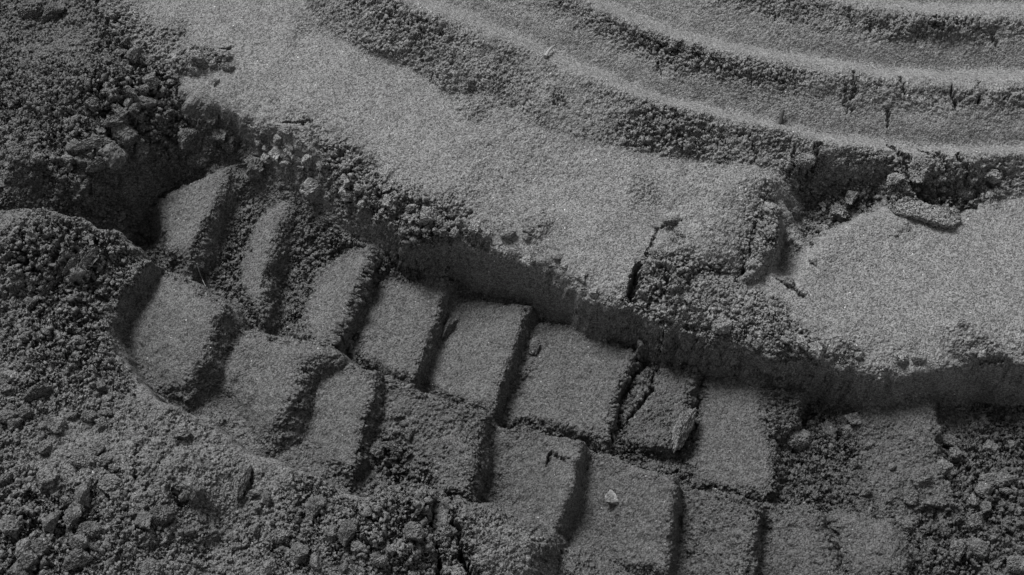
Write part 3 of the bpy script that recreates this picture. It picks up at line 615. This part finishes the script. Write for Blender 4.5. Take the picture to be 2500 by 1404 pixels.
ZONES = [('left heap', [(20,60),(300,40),(400,220),(520,360),(380,420),(60,420)], 46, (12, 27)), ('near slope', [(20,1080),(380,1080),(800,1220),(1000,1380),(20,1390)], 60, (12, 27)),
  ('big left mound', [(10,560),(200,560),(250,760),(150,900),(10,960)], 26, (8, 22)), ('floor between the upper prints', [(560,460),(700,520),(820,560),(760,760),(600,600)], 30, (10, 22)), ('floor at the right end', [(2000,980),(2480,1000),(2480,1390),(2280,1390),(2000,1160)], 46, (12, 27)),
  ('rubble hollow', [(1920,430),(2140,430),(2100,530),(1990,590)], 24, (9, 24)), ('spill below the crust tongue', [(1570,700),(1780,690),(1990,800),(2040,870),(1800,810)], 26, (8, 18)), ('strip beside the lowest ridge', [(780,40),(1000,80),(1300,260),(1640,360),(1400,330),(1000,150)], 40, (9, 19))]
LUMPS = [('bank lip in the middle', [(930,450),(1100,540),(1260,560),(1500,700),(1460,730),(1200,600),(950,520)], 16, (22, 46)), ('bank lip on the right', [(1680,740),(1900,820),(2100,850),(2450,850),(2450,890),(1900,870),(1700,785)], 16, (22, 46)), ('heap beside the bank', [(40,100),(300,60),(420,230),(440,380),(80,400)], 18, (28, 58)), ('lower left slope', [(20,1090),(380,1080),(800,1220),(1020,1390),(20,1400)], 40, (26, 62)), ('rough strip at the left edge', [(10,800),(150,860),(300,980),(250,1050),(10,1050)], 14, (26, 54)),
  ('right end of the track', [(2010,1000),(2480,1010),(2480,1390),(2280,1390),(2010,1160)], 18, (26, 54)), ('crumbled left part of the bank', [(480,260),(600,290),(720,400),(820,500),(700,470),(560,370)], 18, (22, 48)), ('lip above the upper prints', [(620,270),(760,360),(860,440),(930,520),(860,500),(740,420)], 16, (22, 46))]
for zn, P, n, (a, b) in ZONES + LUMPS:
    P = np.array(P, float); k = 0
    n = round(n * .34) if b < 30 else n
    while k < n:
        u = random.uniform(*sorted((P[:, 0].min(), P[:, 0].max()))); v = random.uniform(P[:, 1].min(), P[:, 1].max())
        if not inside(np.array([u]), np.array([v]), P)[0]: continue
        k += 1
        clod(u, v, a + (b - a) * random.random() ** 2, 0, ('small rough sand crumb, one of those on the ' if b < 30 else 'middling rough sand clod, one of those on the ') + zn, random.uniform(0, 360), ('crumbs on the ' if b < 30 else 'middling clods on the ') + zn, .3, mesh=SMALL[k % 4] if b < 30 else MID[k % 4])

# pale pebble
pm = bpy.data.materials.new('pale_stone'); pm.use_nodes = True; t = pm.node_tree
b = t.nodes['Principled BSDF']; b.inputs['Roughness'].default_value = .6
nz = t.nodes.new('ShaderNodeTexNoise'); nz.inputs['Scale'].default_value = 420; nz.inputs['Detail'].default_value = 4
ge = t.nodes.new('ShaderNodeNewGeometry'); t.links.new(ge.outputs['Position'], nz.inputs['Vector'])
cr = t.nodes.new('ShaderNodeValToRGB'); cr.color_ramp.elements[0].position = .38; cr.color_ramp.elements[0].color = (.03, .03, .03, 1); cr.color_ramp.elements[1].position = .62; cr.color_ramp.elements[1].color = (.085, .085, .085, 1)
t.links.new(nz.outputs[0], cr.inputs[0]); t.links.new(cr.outputs[0], b.inputs['Base Color'])
o = clod(1490, 1218, 38, 4, 'pale crystalline pebble lying on the large smooth tread print', 30, None, .15, None, mesh=clod_mesh(40, (.85, 1, .8), .7))
o.name = 'pebble'; o['category'] = 'pebble'; o.data.materials.clear(); o.data.materials.append(pm)

# twigs and straws: tapered bent sticks
def stick_material(name, c):
    m = bpy.data.materials.new(name); m.use_nodes = True; t = m.node_tree; b = t.nodes['Principled BSDF']; b.inputs['Roughness'].default_value = .8
    nz = t.nodes.new('ShaderNodeTexNoise'); nz.inputs['Scale'].default_value = 300; cr = t.nodes.new('ShaderNodeValToRGB')
    cr.color_ramp.elements[0].color = (c * .5,) * 3 + (1,); cr.color_ramp.elements[1].color = (c * 1.4,) * 3 + (1,)
    t.links.new(nz.outputs[0], cr.inputs[0]); t.links.new(cr.outputs[0], b.inputs['Base Color']); return m
TW = stick_material('dry_twig', .1); DTW = stick_material('dark_twig', .02)
def stick(name, P, r, mat, label, cat):
    Q = [hit(u, v) + np.array([0, 0, h]) for u, v, h in P]
    bm = bmesh.new(); rings = []
    n = len(Q)
    F = [Vector(q) for q in Q]
    for k in range(n):
        tdir = (F[min(k + 1, n - 1)] - F[max(k - 1, 0)]).normalized()
        a = tdir.orthogonal().normalized(); c_ = tdir.cross(a)
        rr = r * (1 - .45 * k / (n - 1)) * random.uniform(.85, 1.1)
        rings.append([bm.verts.new(F[k] + (a * math.cos(x) + c_ * math.sin(x)) * rr * random.uniform(.9, 1.1)) for x in [i * math.pi / 4 for i in range(8)]])
    for A, B in zip(rings, rings[1:]):
        for i in range(8): bm.faces.new((A[i], A[(i + 1) % 8], B[(i + 1) % 8], B[i]))
    bm.faces.new(rings[0][::-1]); bm.faces.new(rings[-1])
    org = F[0].copy()
    bmesh.ops.translate(bm, verts=bm.verts, vec=-org)
    me = bpy.data.meshes.new(name); bm.to_mesh(me); bm.free(); me.materials.append(mat)
    o = bpy.data.objects.new(name, me); o.location = org; COL.objects.link(o)
    return tag(o, label, cat)
stick('twig', [(1331,142,.002), (1338,133,.004), (1346,126,.005), (1354,119,.004)], .0016, TW, 'short pale twig lying across the groove between the two lower ridges', 'twig')
stick('splinter', [(1905,300,.0), (1907,289,.004), (1911,279,.006)], .0019, DTW, 'dark splinter sticking out of the groove above the lowest ridge', 'splinter')
stick('straw', [(482,646,.002), (488,668,.003), (496,688,.003), (503,702,.002)], .0006, TW, 'thin pale straw in the dark slot above the first lower print', 'straw')

# curled flake of crust on the right-hand flat
def flake(P, thick, label):
    top = [hit(u, v) + np.array([0, 0, h]) for u, v, h in P]
    bm = bmesh.new(); c0 = Vector(np.mean(top, 0))
    T_ = [bm.verts.new(Vector(p)) for p in top]; B_ = [bm.verts.new(Vector(p) - Vector((0, 0, thick))) for p in top]
    n = len(top); bm.faces.new(T_); bm.faces.new(B_[::-1])
    for i in range(n): bm.faces.new((T_[(i + 1) % n], T_[i], B_[i], B_[(i + 1) % n]))
    bmesh.ops.triangulate(bm, faces=bm.faces)
    for _ in range(5): bmesh.ops.subdivide_edges(bm, edges=[e for e in bm.edges if e.calc_length() > .0011], cuts=1, use_grid_fill=False); bmesh.ops.triangulate(bm, faces=bm.faces)
    for _ in range(3): bmesh.ops.smooth_vert(bm, verts=bm.verts, factor=.5, use_axis_x=True, use_axis_y=True, use_axis_z=True)
    V = np.array([v.co[:] for v in bm.verts], np.float32)
    V += (.0006 * np.stack([vol(FBM2, V, .008, 4, (k, 3, 5)) for k in (1, 31, 61)], -1))
    V += np.array([0, 0, 1], np.float32) * (.0012 * wor(V, .005, 3))[:, None]
    for v, c_ in zip(bm.verts, V): v.co = Vector(c_) - c0
    me = bpy.data.meshes.new('crust_flake'); bm.to_mesh(me); bm.free(); me.materials.append(sand_material('pale_crust', .08, .08))
    o = bpy.data.objects.new('crust_flake', me); o.location = c0; COL.objects.link(o)
    return tag(o, label, 'flake')
flake([(2165,505,.001), (2225,500,.006), (2290,518,.008), (2335,520,.006), (2345,545,.004), (2318,562,.006), (2270,552,.008), (2225,535,.007), (2185,525,.002)], .006, 'curled pale flake of crust on the right-hand flat by the black hole')
